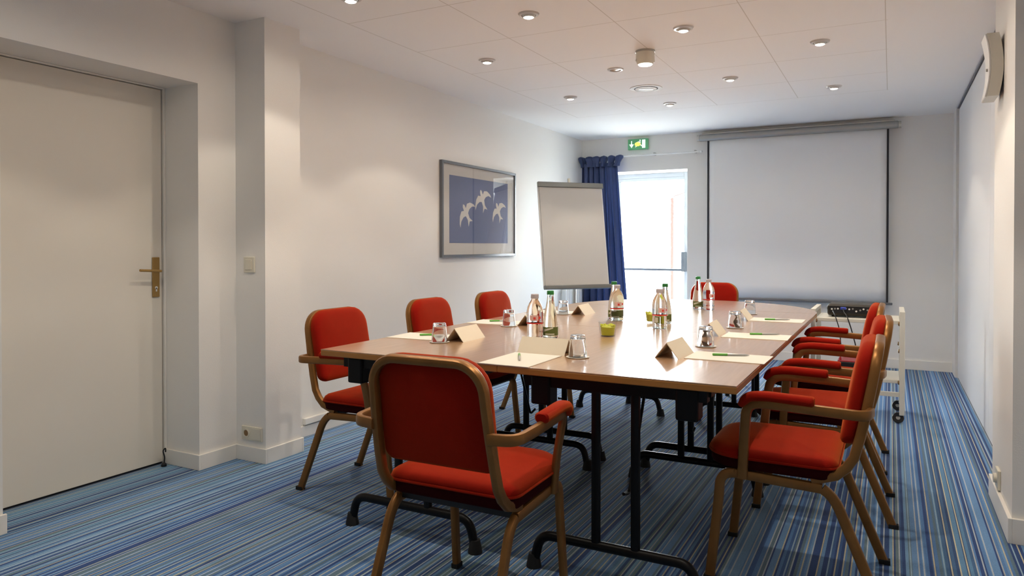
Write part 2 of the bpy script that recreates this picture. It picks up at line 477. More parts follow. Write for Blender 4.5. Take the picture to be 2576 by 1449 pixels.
# ---- exit door at the back
d2 = empty('door_2', (-2.45, 8.13, 0)); struct(d2)
fx0, fx1 = EX0 + 2.45, EX1 + 2.45
mb = MB().box((fx0, 0, 0), (fx0 + 0.06, 0.06, EZ)).box((fx1 - 0.12, 0, 0), (fx1, 0.06, EZ)).box((fx0 + 0.0601, 0, EZ - 0.05), (fx1 - 0.1201, 0.06, EZ))
mb.box((fx0 + 0.0601, 0, 0), (fx1 - 0.1201, 0.06, 0.10))
mb.build('door_frame', M_pvc, d2, smooth=False, bevel=0.003)
mb = MB().box((fx0 + 0.0602, 0.005, EZ - 0.085), (fx1 - 0.1202, 0.05, EZ - 0.0502)).box((fx0 + 0.0602, 0.01, 0.1002), (fx0 + 0.09, 0.05, EZ - 0.0852))
mb.build('leaf_frame', M_pvc, d2, smooth=False, bevel=0.003)
box('glass_pane', (fx0 + 0.0605, 0.022, 0.1005), (fx1 - 0.1205, 0.028, EZ - 0.0505), M_pane, d2)
pb = MB().tube([(fx0 + 0.05, -0.055, 0.905), (fx1 - 0.10, -0.055, 0.905)], 0.014, 12).build('push_bar', M_steel, d2)
box('lock_box', (fx1 - 0.135, -0.075, 0.885), (fx1 - 0.088, 0.0, 1.11), M_steel, pb, bevel=0.004)
box('lock_box', (fx0 + 0.02, -0.075, 0.885), (fx0 + 0.065, 0.0, 1.0), M_steel, pb, bevel=0.004)

# ---- outside yard
struct(box('ground', (-16, 8.2, -0.15), (12, 24, -0.02), M_pave))
ow = box('yard_wall', (-14, 15.0, -0.02), (10, 15.25, 1.1), M_ext, bevel=0.01)
tag(ow, 'low sunlit white wall outside beyond the glass exit door', 'wall'); ow['kind'] = 'structure'; ow.name = 'wall_outside'
dp = empty('yard_post', (-2.98, 10.9, -0.02))  # thin post in the yard, carries no lamp
tag(dp, 'thin reddish post outside seen through the glass exit door', 'post')
MB().tube([(0, 0, 0), (0, 0, 1.93)], 0.022, 12).build('post', M_copper, dp)
for z in (0.75, 1.15, 1.55, 1.84):
    MB().box((-0.045, -0.02, z), (-0.01, 0.02, z + 0.03)).build('clip', M_steel, dp, smooth=False)
MB().tube([(0, 0, 1.93), (0.03, 0, 1.96), (0.22, 0, 2.02)], 0.008, 8).build('arm', M_copper, dp)
for_ = MB().lathe([(0.06, 0), (0.06, 0.02), (0.03, 0.03)], 14).build('base_plate', M_steel, dp)

# ------------------------------------------------------------------ ceiling fittings
def downlight():
    r = empty('ceiling_downlight')
    MB().lathe([(0.036, 0.0), (0.040, -0.010), (0.052, -0.008), (0.057, 0.0)], 32, cap0=False, cap1=False).build('trim_ring', M_ring, r)
    MB().lathe([(0.036, -0.001), (0.034, -0.012), (0.027, -0.020)], 24, cap0=False, cap1=False).build('lamp_holder', M_ring, r)
    MB().lathe([(0.0275, -0.019), (0.020, -0.023), (0.008, -0.0245)], 24).build('bulb', M_bulb, r)
    return r
dl0 = downlight()
LAMPS = [
 (-2.375, 2.775, 'lit ceiling downlight cut by the top edge of the picture'),
 (-1.705, 3.409, 'largest fully visible lit ceiling downlight, nearest over the table'),
 (-1.042, 4.035, 'lit ceiling downlight just right of the cylindrical ceiling lamp'),
 (-0.383, 4.686, 'lit ceiling downlight nearest on the right edge of the tile grid'),
 (-2.371, 4.124, 'lit ceiling downlight on the left, over the wall before the framed picture'),
 (-1.047, 5.397, 'lit ceiling downlight right of the round air vent'),
 (-0.394, 6.054, 'lit ceiling downlight farthest right, above the projection screen'),
 (-2.349, 5.470, 'lit ceiling downlight left of the round air vent, toward the left wall'),
 (-1.695, 6.116, 'lit ceiling downlight farthest back, just beyond the round air vent')]
def spot(x, y, p=SPOT_W):
    # reflector beam plus the wide spill of the bare bulb
    for size, blend, k in ((110, 0.20, 1.0), (168, 0.35, 0.30)):
        L = bpy.data.lights.new('downlight_beam', 'SPOT'); L.energy = p * k; L.color = WARM
        L.spot_size = R(size); L.spot_blend = blend; L.shadow_soft_size = 0.022
        o = bpy.data.objects.new('downlight_beam', L); COL.objects.link(o)
        o.location = (x, y, ZC - 0.03)
for i, (x, y, lab) in enumerate(LAMPS):
    o = dl0 if i == 0 else copy_tree(dl0)
    o.location = (x, y, ZC)
    tag(o, lab, 'ceiling light', 'recessed ceiling downlights')
    o.rotation_euler = (0, 0, random.random() * 6)
    spot(x, y, SPOT_W * (1.5 if y > 5.9 else 1.0))
for x, y, k in [(-0.39, 2.1, 1.7), (-1.70, 2.1, 1.1), (-1.045, 2.75, 0.6), (-0.39, 3.41, 1.9), (-2.375, 1.45, 0.95), (-1.045, 1.4, 0.12), (0.35, 0.9, 0.6), (-1.7, 0.3, 0.15), (-0.6, -0.3, 0.1)]:
    spot(x, y, SPOT_W * k)      # unseen, no fixtures: lamp grid continued, plus off-grid spots added to light the foreground
off = empty('ceiling_downlight', (-1.703, 4.756, ZC))
MB().lathe([(0.036, 0.0), (0.040, -0.010), (0.052, -0.008), (0.057, 0.0)], 32, cap0=False, cap1=False).build('trim_ring', M_ring, off)
MB().lathe([(0.037, -0.002), (0.030, -0.006), (0.010, -0.010)], 24).build('bulb', M_bulboff, off)
tag(off, 'unlit ceiling downlight with brownish lens beside the cylindrical ceiling lamp', 'ceiling light', 'recessed ceiling downlights')
v = empty('air_vent', (-1.697, 5.443, ZC))
tag(v, 'round white ceiling air vent with a dark slot', 'vent')
MB().lathe([(0.125, 0.0), (0.123, -0.004), (0.095, -0.0042), (0.088, -0.003)], 40, cap0=False, cap1=False).build('outer_ring', M_vent, v)
MB().lathe([(0.0865, -0.003), (0.083, -0.0072), (0.060, -0.0078), (0.02, -0.0079)], 36).build('disc', M_vent, v)
MB().lathe([(0.0925, -0.0025), (0.0925, -0.0055)], 36).build('slot', M_dark, v)
sl = MB().box((-0.055, -0.012, -0.0105), (0.055, 0.012, -0.0079)).build('slot', M_frame, v, smooth=False); sl.rotation_euler = (0, 0, R(27))
c = empty('surface_spotlight', (-1.377, 4.399, ZC))
tag(c, 'short cylindrical lamp mounted on the ceiling surface, with a bright round face', 'ceiling light')
MB().lathe([(0.061, 0.0), (0.061, -0.012)], 36, cap1=True).build('base', M_alu, c)
MB().lathe([(0.058, -0.011), (0.059, -0.062), (0.050, -0.082), (0.046, -0.086)], 36, cap1=True).build('housing', M_switch, c)
MB().lathe([(0.0445, -0.085), (0.040, -0.091), (0.02, -0.094)], 32).build('lens', M_bulb, c)
for sgn in (-1, 1):
    q = MB().box((0.055*sgn - 0.006, -0.008, -0.070), (0.055*sgn + 0.008*sgn, 0.008, -0.055)).build('clip', M_white, c, smooth=False, bevel=0.002)
    q.rotation_euler = (0, 0, R(27.9 + 12))

# ------------------------------------------------------------------ chair
def build_chair():
    r = empty('armchair')
    sd = (1, 0, 0)
    for s in (-1, 1):
        x = 0.208 * s
        fx = 0.214 * s
        full = [(fx, 0.262, 0.0), (x, 0.232, 0.29), (x, 0.225, 0.388), (x, -0.125, 0.392), (fx, -0.285, 0.0)]
        P = fillet(full, [0.0, 0.075, 0.085], 7)
        # split in front leg, rail, rear leg
        fa = [p for p in P if p.y > 0.17 or (p.z < 0.30 and p.y > 0)]
        ra = [p for p in P if p.y < -0.09]
        mid = [fa[-1], ra[0]]
        lg = MB().sweep(fa, sd, 0.024, 0.034).build('leg', M_wood, r)
        MB().sweep(mid, sd, 0.024, 0.034).build('side_rail', M_wood, r)
        lg2 = MB().sweep(ra, sd, 0.024, 0.034).build('leg', M_wood, r)
        MB().box((fx-0.0135, 0.262-0.019, 0.0), (fx+0.0135, 0.262+0.019, 0.018)).build('foot_cap', M_rubber, lg, smooth=False, bevel=0.002)
        MB().box((fx-0.0135, -0.285-0.019, 0.0), (fx+0.0135, -0.285+0.019, 0.018)).build('foot_cap', M_rubber, lg2, smooth=False, bevel=0.002)
        # arm
        A = fillet([(0.222*s, 0.150, 0.378), (0.236*s, 0.142, 0.50), (0.268*s, 0.128, 0.652), (0.282*s, 0.03, 0.655), (0.284*s, -0.10, 0.650), (0.278*s, -0.235, 0.644), (0.196*s, -0.247, 0.643)],
                   [0.03, 0.072, 0.03, 0.03, 0.075], 6)
        sides = []
        n = len(A)
        for i, p in enumerate(A):
            T = (A[min(i+1, n-1)] - A[max(i-1, 0)]).normalized()
            k = Vector((T.y, -T.x, 0))
            if abs(T.z) > 0.8 or k.length < 0.3: k = Vector((s*1.0, 0, 0)) if True else k
            else:
                k.normalize()
                if k.x * s < 0 and abs(k.x) > 0.2: k = -k
                if abs(k.x) <= 0.2 and k.y > 0: k = -k
            sides.append(tuple(k))
        arm = MB().sweep(A, sides, 0.021, 0.034).build('armrest', M_wood, r)
        # pad
        Pp = fillet([(0.271*s, 0.148, 0.640), (0.274*s, 0.125, 0.672), (0.281*s, 0.07, 0.681), (0.284*s, -0.085, 0.676)], [0.02, 0.04], 4)
        tp = [0.55] + [0.9] + [1.0] * (len(Pp) - 4) + [0.97, 0.6]
        # densify the ends for rounding
        MB().sweep([Pp[0]] + Pp[1:-1] + [Pp[-1] + Vector((0, 0.006, 0)), Pp[-1]], (1, 0, 0), 0.046, 0.032, rnd=0.48, seg=4, taper=[0.6] + [0.95] + [1.0]*(len(Pp)-3) + [1.0, 0.75]).build('arm_pad', M_red, arm)
    # back frame: one U from rail up and over
    def zy(z): # profile of upright
        pts = [(0.400, -0.110), (0.440, -0.165), (0.480, -0.195), (0.56, -0.216), (0.66, -0.237), (0.76, -0.254), (0.86, -0.270)]
        for i in range(len(pts)-1):
            if z <= pts[i+1][0]:
                t = (z-pts[i][0])/(pts[i+1][0]-pts[i][0]); return pts[i][1]+(pts[i+1][1]-pts[i][1])*t
        return pts[-1][1]
    half = [(0.205, 0.400), (0.204, 0.425), (0.203, 0.455), (0.202, 0.49), (0.199, 0.56), (0.195, 0.64), (0.191, 0.72), (0.189, 0.768)]
    cr = [(0.189 - 0.085 + 0.085*math.cos(R(a)), 0.765 + 0.085*math.sin(R(a))) for a in range(10, 91, 10)]
    hp_ = half + cr
    path = [(x, zy(z), z) for x, z in hp_] + [(-x, zy(z), z) for x, z in reversed(hp_)]
    path[0] = (0.205, -0.07, 0.400); path[-1] = (-0.205, -0.07, 0.400)
    n = len(path); sides = []
    for i in range(n):
        a = Vector(path[max(i-1, 0)]); b = Vector(path[min(i+1, n-1)]); T = (b-a).normalized()
        fwd = Vector((0, 1, 0.18)).normalized()
        sdv = T.cross(fwd)
        if sdv.length < 0.5: sdv = Vector((1 if i < n/2 else -1, 0, 0))
        if i < 5: sdv = Vector((1, 0, 0))
        if i > n-6: sdv = Vector((1, 0, 0))
        if i >= 5 and i <= n-6: sdv = T.cross(fwd); sdv = sdv * (1 if True else -1)
        sides.append(sdv.normalized())
    for i in range(1, n):   # keep a continuous orientation
        if sides[i].dot(sides[i-1]) < 0: sides[i] = -sides[i]
    # section: 0.024 in the plane of the back, 0.032 front to back
    MB().sweep(path, [tuple(q) for q in sides], 0.026, 0.032).build('back_frame', M_wood, r)
    # backrest pad
    def mp(u, v, h):
        z = 0.694 + v
        y = zy(z) + 0.014 + h - 0.10*(u*u)*0 
        return (u, y + 0.35*u*u*0.25, z)
    out = rrect(0.388, 0.338, (0.095, 0.095, 0.035, 0.035))
    cushion([(-u, v) for u, v in out][::-1] if False else out, [(0.010, -0.004), (0.002, 0.000), (0.0, 0.008), (0.0, 0.022), (0.004, 0.032), (0.014, 0.040), (0.03, 0.044)], lambda u, v, h: mp(u, v, h), 0.010).build('backrest', M_red, r, ang=60)
    # seat
    so = rrect(0.455, 0.435, (0.13, 0.13, 0.05, 0.05))
    ms = lambda u, v, h: (u, 0.0665 + v, h)
    st = cushion(so, [(0.004, 0.446), (0.0, 0.450), (0.0, 0.456), (0.005, 0.466), (0.018, 0.475), (0.04, 0.480)], ms, 0.010).build('seat', M_red, r, ang=60)
    cushion(so, [(0.03, 0.405), (0.010, 0.407), (0.006, 0.413), (0.004, 0.447)], ms, 0.0).build('seat_boxing', M_redshade, st, ang=60)
    MB().tube([ms(u, v, 0.4475) for u, v in inset(so, -0.0005)] + [ms(*so[0], 0.4475)], 0.0045, 6).build('piping', M_red, st)
    for y in (0.20, -0.09):
        MB().box((-0.20, y-0.012, 0.374), (0.20, y+0.012, 0.398)).build('cross_rail', M_blackp, r, smooth=False)
    return r
ch0 = build_chair()
CH = [(-1.185, 1.96, 1, 'red armchair seen from behind at the near end of the table'),
 (-0.30, 2.77, 90, 'nearest red armchair on the right side of the table, seen from its side'),
 (-0.275, 3.58, 91.5, 'middle one of three red armchairs on the right side of the table'),
 (-0.31, 4.37, 89, 'farthest red armchair on the right side of the table, before the white trolley'),
 (-2.235, 2.785, -90, 'red armchair at the near left table corner, by the wall pillar'),
 (-2.22, 3.58, -90, 'middle one of three red armchairs on the left side, behind the nearest glass'),
 (-2.19, 4.31, -90, 'farthest red armchair on the left side of the table, near the framed picture'),
 (-1.345, 6.02, 180, 'red armchair at the rounded far end of the table before the projection screen')]
for i, (x, y, a, lab) in enumerate(CH):
    o = ch0 if i == 0 else copy_tree(ch0)
    o.location = (x, y, 0); o.rotation_euler = (0, 0, R(a))
    tag(o, lab, 'armchair', 'red armchairs around the conference table')

# ------------------------------------------------------------------ tables
TZ = 0.74
TX0, TXM, TX1 = -2.140, -1.280, -0.425
def make_table(w, d):
    """centre origin; w along x, d along y"""
    r = empty('folding_table')
    top = box('tabletop', (-w/2+0.002, -d/2+0.002, TZ-0.004), (w/2-0.002, d/2-0.002, TZ), M_table, r)
    box('edge_band', (-w/2+0.0015, -d/2+0.0015, TZ-0.027), (w/2-0.0015, d/2-0.0015, TZ-0.0038), M_edge, top, bevel=0.003)
    mb = MB()
    for s in (-1, 1):
        mb.box((s*(w/2-0.11)-0.018, -d/2+0.06, TZ-0.055), (s*(w/2-0.11)+0.018, d/2-0.06, TZ-0.0275))
    mb.build('under_frame', M_black, r, smooth=False)
    for s in (-1, 1):
        yl = s*(d/2 - (0.055 if s < 0 else 0.14))
        P = fillet([(-0.30, yl, 0.03), (-0.275, yl, 0.125), (0.275, yl, 0.125), (0.30, yl, 0.03)], 0.11, 8)
        P[0] = Vector((-0.303, yl, 0.012)); P[-1] = Vector((0.303, yl, 0.012))
        lg = MB().tube(P, 0.0175, 12)
        for px in (-0.060, 0.084):
            lg.sweep([(px, yl, 0.115), (px, yl, TZ-0.05)], (1, 0, 0), 0.032, 0.026)
        lo = lg.build('leg', M_black, r)
        for sx in (-1, 1):
            f = MB().lathe([(0.028, 0), (0.028, 0.006), (0.020, 0.045), (0.019, 0.05)], 16).build('rubber_foot', M_rubber, lo)
            f.location = (0.303*sx, yl, 0)
        MB().box((-0.33, yl-0.02, TZ-0.070), (0.33, yl+0.02, TZ-0.0275)).build('top_rail', M_black, lo, smooth=False)
        for sx in (-1, 1):
            MB().box((sx*0.265-0.038, yl-0.03, TZ-0.135), (sx*0.265+0.038, yl+0.045, TZ-0.0275)).build('hinge_bracket', M_black, lo, smooth=False, bevel=0.008)
        MB().tube(fillet([(0.02, yl*0.9, 0.30), (0.02, yl*0.80, 0.285), (0.02, yl*0.45, TZ-0.06)], 0.02), 0.006, 8).build('brace', M_black, r)
    return r
YB = [2.30, 3.65, 5.00]
tabs = [((TX0+TXM)/2, 0, 'near left one of the four rectangular tables joined into the conference table'),
        ((TXM+TX1)/2, 0, 'near right one of the four rectangular tables joined into the conference table'),
        ((TX0+TXM)/2, 1, 'far left one of the four rectangular tables, beside the half-round end'),
        ((TXM+TX1)/2, 1, 'far right one of the four rectangular tables, beside the half-round end')]
t0 = make_table(TXM-TX0, YB[1]-YB[0])
for i, (x, row, lab) in enumerate(tabs):
    o = t0 if i == 0 else copy_tree(t0)
    o.location = (x, (YB[row]+YB[row+1])/2, 0)
    tag(o, lab, 'table', 'rectangular folding tables of the conference table')
hr = empty('half_round_table', (TXM, 5.002, 0))
tag(hr, 'half-round beech table closing the far end of the conference table', 'table')
RR = 0.857
def disc(r, z0, z1, y0=0.0):
    pts = [(r*math.cos(R(a)), r*math.sin(R(a)) + y0) for a in range(0, 181, 5)]
    return MB().loops([[(x, y, z0) for x, y in pts], [(x, y, z1) for x, y in pts]])
tp = disc(RR-0.0005, TZ-0.004, TZ).build('tabletop', M_table, hr)
disc(RR, TZ-0.027, TZ-0.0038).build('edge_band', M_edge, tp)
for x, y in ((-0.45, 0.14), (0.45, 0.14), (0.0, 0.58)):
    l_ = MB().tube([(x, y, 0.02), (x, y, TZ-0.03)], 0.019, 14).build('leg', M_black, hr)
    f = MB().lathe([(0.025, 0), (0.025, 0.01), (0.019, 0.04)], 16).build('rubber_foot', M_rubber, l_); f.location = (x, y, 0)
MB().box((-0.5, 0.12, TZ-0.055), (0.5, 0.16, TZ-0.0275)).box((-0.02, 0.14, TZ-0.055), (0.02, 0.6, TZ-0.0275)).build('under_frame', M_black, hr, smooth=False)

# ------------------------------------------------------------------ things on the table
Z = TZ
def place(o, x, y, z=Z, rz=0): o.location = (x, y, z); o.rotation_euler = (0, 0, R(rz)); return o
# paper pads
def sheet(name, w, d, h, m=M_paper): return MB().box((-w/2, -d/2, 0), (w/2, d/2, h)).build(name, m, None, smooth=False)
PADS = [(-1.988, 2.852, 3, 'writing paper on the near left side of the table, by the pillar-side chair'),
 (-1.985, 3.580, 3, 'writing paper on the middle left side of the table'),
 (-1.975, 4.300, 3, 'writing paper on the far left side of the table, partly behind the second glass'),
 (-1.258, 2.450, 90, 'writing paper with an end-on green pen at the near end of the table'),
 (-0.560, 2.878, -1, 'nearest writing paper with a pen on the right side of the table'),
 (-0.572, 3.610, 1, 'middle writing paper with a pen on the right side of the table'),
 (-0.592, 4.450, 0, 'farthest writing paper with a pen on the right side of the table')]
for x, y, a, lab in PADS:
    o = sheet('writing_paper', 0.30, 0.21, 0.0025); place(o, x, y, Z, a)
    tag(o, lab, 'paper', 'sheets of writing paper on the table')
# pens
def pen():
    r = empty('pen')
    MB().tube([(-0.070, 0, 0.005), (-0.068, 0, 0.005), (-0.012, 0, 0.005)], 0.005, 10, [0.003, 0.005, 0.005]).build('grip', M_green, r)
    MB().tube([(-0.012, 0, 0.005), (0.055, 0, 0.005), (0.072, 0, 0.004)], 0.0045, 10, [0.0047, 0.0042, 0.001]).build('barrel', M_grey, r)
    return r
p0 = pen()
PENS = [(-1.275, 2.470, -62, 'green and grey pen pointing at the near end of the table, on the end paper'),
 (-0.560, 2.910, 20, 'nearest green and grey pen on the right side papers'),
 (-0.545, 3.672, 22, 'middle green and grey pen on the right side papers'),
 (-0.588, 4.437, 18, 'farthest green and grey pen on the right side papers'),
 (-1.965, 2.900, 38, 'pen lying on the near left paper beside the glass'),
 (-1.985, 3.620, 38, 'pen lying on the middle left paper beside the second glass')]
for i, (x, y, a, lab) in enumerate(PENS):
    o = p0 if i == 0 else copy_tree(p0)
    place(o, x, y, Z + 0.0026, a); tag(o, lab, 'pen', 'pens on the papers')
# name cards
def tent():
    a, h, L, t = 0.048, 0.062, 0.105, 0.0016
    mb = MB()
    prof_o = [(-a, 0), (0, h), (a, 0)]; prof_i = [(a - 0.003, 0), (0, h - 0.004), (-a + 0.003, 0)]
    sec = prof_o + prof_i
    rings = [[(x, y, z) for x, z in sec] for y in (-L, L)]
    return mb.loops(rings, True, False, False).add([(x, s*L, z) for s in (-1, 1) for x, z in sec], [(0,1,4,5),(1,2,3,4),(6,11,10,7),(7,10,9,8)]).build('name_card', M_card, None, smooth=False)
c0 = tent()
CARDS = [(-1.766, 2.870, 2, 'blank folded name card at the near left place, right of the nearest left glass'),
 (-1.768, 3.590, 2, 'blank folded name card at the middle left place, behind the nearest plastic bottle'),
 (-1.756, 4.300, 4, 'blank folded name card at the far left place, before the farthest left glass'),
 (-1.254, 2.660, 91, 'blank folded name card at the near end of the table, seen broadside'),
 (-0.768, 2.850, -2, 'blank folded name card nearest on the right side, open end toward us'),
 (-0.785, 3.630, 2, 'bright blank folded name card at the middle right place'),
 (-0.780, 4.420, 2, 'blank folded name card at the far right place')]
for i, (x, y, a, lab) in enumerate(CARDS):
    o = c0 if i == 0 else copy_tree(c0)
    place(o, x, y, Z, a); tag(o, lab, 'name card', 'blank folded name cards on the table')
# tumblers upside down on coasters
def tumbler():
    prof = [(0.0365, 0.0), (0.0368, 0.001), (0.0345, 0.030), (0.0315, 0.060), (0.0295, 0.083), (0.026, 0.086), (0.0, 0.086)]
    inn = [(0.0, 0.072), (0.024, 0.072), (0.0275, 0.070), (0.0325, 0.030), (0.035, 0.0)]
    rings = prof + inn + [(0.0365, 0.0)]
    return MB().lathe(rings, 32, cap0=False, cap1=False).build('tumbler', M_realglass, None, ang=50)
g0 = tumbler()
k0 = MB().lathe([(0.044 , 0), (0.046, 0.0012), (0.0, 0.0013)], 28).build('coaster', M_paper, None)
GL = [(-1.815, 2.722, 'near left, by the pillar-side chair'), (-1.845, 3.448, 'middle left, behind the near left name card'),
 (-1.855, 4.205, 'far left, behind the green-capped bottle'), (-1.088, 2.608, 'near end of the table beside the broadside card'),
 (-0.712, 3.150, 'nearest on the right side of the table'), (-0.735, 3.935, 'middle of the right side of the table'),
 (-0.800, 4.780, 'farthest on the right side of the table')]
for i, (x, y, lab) in enumerate(GL):
    o = g0 if i == 0 else copy_tree(g0); place(o, x, y, Z + 0.0032)
    tag(o, 'clear upturned tumbler on a white coaster, ' + lab, 'glass', 'upturned tumblers')
    o = k0 if i == 0 else copy_tree(k0); place(o, x, y, Z + 0.0018)
    tag(o, 'round white paper coaster under the tumbler, ' + lab, 'coaster', 'coasters under the tumblers')
# glasses of green sweets
for x, y, lab in ((-1.215, 3.290, 'short glass filled with green sweets in the middle of the table'),
                  (-1.215, 4.02, 'short glass of green sweets half hidden behind the plastic bottle')):
    r = empty('sweet_glass'); place(r, x, y); r.scale = (1.18, 1.18, 0.9)
    tag(r, lab, 'glass', 'glasses of green sweets')
    MB().lathe([(0.0, 0.0), (0.031, 0.0), (0.0325, 0.004), (0.0385, 0.078), (0.037, 0.078), (0.030, 0.006), (0.0, 0.006)], 30, cap0=False, cap1=False).build('glass', M_tumbler, r)
    sw = MB(); rnd = random.Random(3)
    for q in range(110):
        zz = 0.012 + rnd.random()*0.052; rr = (0.022 + zz*0.10) * math.sqrt(rnd.random()); a = rnd.random()*6.28
        if rr < 0.012 and zz < 0.05: rr = 0.02
        s_ = 0.0062
        sw.lathe([(s_*0.5, -s_*0.8), (s_, 0), (s_*0.5, s_*0.8)], 6, (rr*math.cos(a), rr*math.sin(a), zz))
    sw.lathe([(0.026, 0.007), (0.030, 0.05), (0.026, 0.056)], 16)
    so_ = sw.build('sweets', M_sweet, r); so_['kind'] = 'stuff'
# bottles
def pet():
    r = empty('plastic_bottle')
    MB().lathe([(0.0, 0.004), (0.022, 0.0), (0.029, 0.003), (0.0315, 0.012), (0.030, 0.022), (0.0315, 0.03), (0.0315, 0.060), (0.030, 0.066), (0.0325, 0.074),
                (0.033, 0.115), (0.0325, 0.130), (0.029, 0.150), (0.022, 0.168), (0.0145, 0.182), (0.0125, 0.190), (0.0, 0.1905)], 32, cap0=False, cap1=False).build('body', M_water, r)
    MB().lathe([(0.0155, 0.189), (0.016, 0.192), (0.0155, 0.209), (0.013, 0.2105)], 24).build('cap', M_capgrey, r)
    MB().lathe([(0.0334, 0.070), (0.0334, 0.076)], 32, cap0=False, cap1=False).build('label_stripe', M_lblred, r)
    lb = MB(); 
    for (a0, a1, z0, z1) in ((-130, -70, 0.086, 0.112),):
        pts0 = [(0.0337*math.cos(R(a)), 0.0337*math.sin(R(a))) for a in range(a0, a1 + 1, 6)]
        lb.add([(x, y, z) for z in (z0, z1) for x, y in pts0], [(i, i+1, i+1+len(pts0), i+len(pts0)) for i in range(len(pts0)-1)])
    lb.build('label', M_lblpink, r)
    lb = MB()
    for (a0, a1, z0, z1) in ((-104, -86, 0.092, 0.103), (-68, -52, 0.094, 0.106)):
        pts0 = [(0.0341*math.cos(R(a)), 0.0341*math.sin(R(a))) for a in range(a0, a1 + 1, 4)]
        lb.add([(x, y, z) for z in (z0, z1) for x, y in pts0], [(i, i+1, i+1+len(pts0), i+len(pts0)) for i in range(len(pts0)-1)])
    lb.build('label_print', M_lblred, r)
    return r
def glassb():
    r = empty('glass_bottle')
    MB().lathe([(0.0, 0.003), (0.025, 0.0), (0.031, 0.003), (0.0325, 0.012), (0.0325, 0.055), (0.031, 0.075), (0.026, 0.115), (0.019, 0.155), (0.0145, 0.185), (0.0135, 0.200), (0.0145, 0.207), (0.0, 0.2075)], 32, cap0=False, cap1=False).build('body', M_waterg, r)
    MB().lathe([(0.0145, 0.2065), (0.0155, 0.209), (0.0150, 0.224), (0.012, 0.2255)], 24).build('cap', M_capgreen, r)
    n = 33
    def band(a0, a1, zf0, zf1, rr):
        pts = []
        m = 12
        for k in range(m + 1):
            a = R(a0 + (a1-a0)*k/m); pts.append((rr*math.cos(a), rr*math.sin(a), zf0(k/m), zf1(k/m)))
        return [(x, y, z) for x, y, z, w in pts] + [(x, y, w) for x, y, z, w in pts], [(i, i+1, i+m+2, i+m+1) for i in range(m)]
    l_ = MB(); l_.add(*band(-165, 15, lambda t: 0.014, lambda t: 0.054, 0.0331)); l_.build('label', M_lblgreen, r)
    l_ = MB(); l_.add(*band(-150, -70, lambda t: 0.030 + 0.018*t, lambda t: 0.042 + 0.012*t, 0.0334)); l_.add(*band(-130, -60, lambda t: 0.018, lambda t: 0.024, 0.0334)); l_.build('label_print', M_lblpale, r)
    return r
b0 = pet(); b1 = glassb()
BP = [(-1.497, 3.060, 'clear plastic water bottle with grey cap in the nearest bottle pair, left'),
 (-1.418, 3.995, 'clear plastic water bottle overlapping a green-capped one before the blue curtain'),
 (-1.085, 3.725, 'plastic water bottle at mid-table, in front of the bright glass door'),
 (-1.100, 4.955, 'clear plastic water bottle farthest back, before the red far-end chair')]
BG = [(-1.436, 3.105, 'green-capped glass water bottle nearest to us, right of a plastic bottle'),
 (-1.465, 4.075, 'green-capped glass water bottle overlapping a plastic one before the blue curtain'),
 (-1.130, 3.99, 'green-capped glass water bottle mostly hidden behind the middle plastic bottle'),
 (-1.186, 5.010, 'green-capped glass water bottle farthest back, left of the last plastic bottle')]
for i, (x, y, lab) in enumerate(BP):
    o = b0 if i == 0 else copy_tree(b0); place(o, x, y, Z, 30 + i*9); o.scale = (1.2, 1.2, 1.0); tag(o, lab, 'bottle', 'plastic water bottles on the table')
for i, (x, y, lab) in enumerate(BG):
    o = b1 if i == 0 else copy_tree(b1); place(o, x, y, Z, 25); o.scale = (1.12, 1.12, 1.0); tag(o, lab, 'bottle', 'glass water bottles on the table')

# ------------------------------------------------------------------ trolley, projector
tr = empty('trolley', (0.07, 5.60, 0))
tag(tr, 'cream metal trolley on black casters behind the right row of chairs', 'trolley')
for ex, sg in ((0.0, 1), (-0.545, -1)):
    fr = MB().box((ex-0.016, -0.225, 0.055), (ex+0.016, -0.190, 0.742)).box((ex-0.016, 0.190, 0.055), (ex+0.016, 0.225, 0.742))
    fr.box((ex-0.0155, -0.1899, 0.715), (ex+0.0155, 0.1899, 0.7415)).box((ex-0.014, -0.2, 0.175), (ex+0.014, 0.2, 0.205)).build('end_frame', M_cart, tr, smooth=False, bevel=0.003)
    for y in (-0.207, 0.207):
        for z in (0.66, 0.48, 0.27):
            b_ = MB().lathe([(0.014, 0), (0.014, 0.006), (0.008, 0.010)], 14).build('bolt', M_brown, tr)
            b_.location = (ex - 0.016*sg, y, z); b_.rotation_euler = (0, R(-90*sg), 0)
        wx = ex - 0.022*sg
        w = MB().lathe([(0.012, -0.012), (0.032, -0.012), (0.0355, -0.007), (0.0355, 0.007), (0.032, 0.012), (0.012, 0.012)], 24).xform(Matrix.Rotation(R(75), 4, 'X')).build('caster', M_blackp, tr)
        w.location = (wx, y, 0.0365)
        hb = MB().lathe([(0.013, -0.0125), (0.013, 0.0125)], 18).xform(Matrix.Rotation(R(75), 4, 'X')).build('hub', M_alu, w)
        MB().box((-0.012, -0.014, 0.012), (0.012, 0.014, 0.036)).build('fork', M_blackp, w, smooth=False)
box('shelf', (-0.529, -0.20, 0.655), (-0.016, 0.20, 0.680), M_cart, tr, bevel=0.003)
box('shelf', (-0.529, -0.20, 0.262), (-0.016, 0.20, 0.285), M_cart, tr, bevel=0.003)
box('cross_bar', (-0.529, -0.215, 0.175), (-0.016, -0.195, 0.205), M_cart, tr, bevel=0.002)
pj = empty('projector', (-0.235, 5.60, 0.680)); pj.rotation_euler = (0, 0, R(-2))
tag(pj, 'dark video projector with rear sockets standing on the trolley top', 'projector')
mb = cushion(rrect(0.32, 0.23, (0.03, 0.03, 0.03, 0.03)), [(0.01, 0.012), (0, 0.022), (0, 0.075), (0.012, 0.090)], lambda u, v, h: (u, v, h), 0.004)
mb.build('case', M_proj, pj)
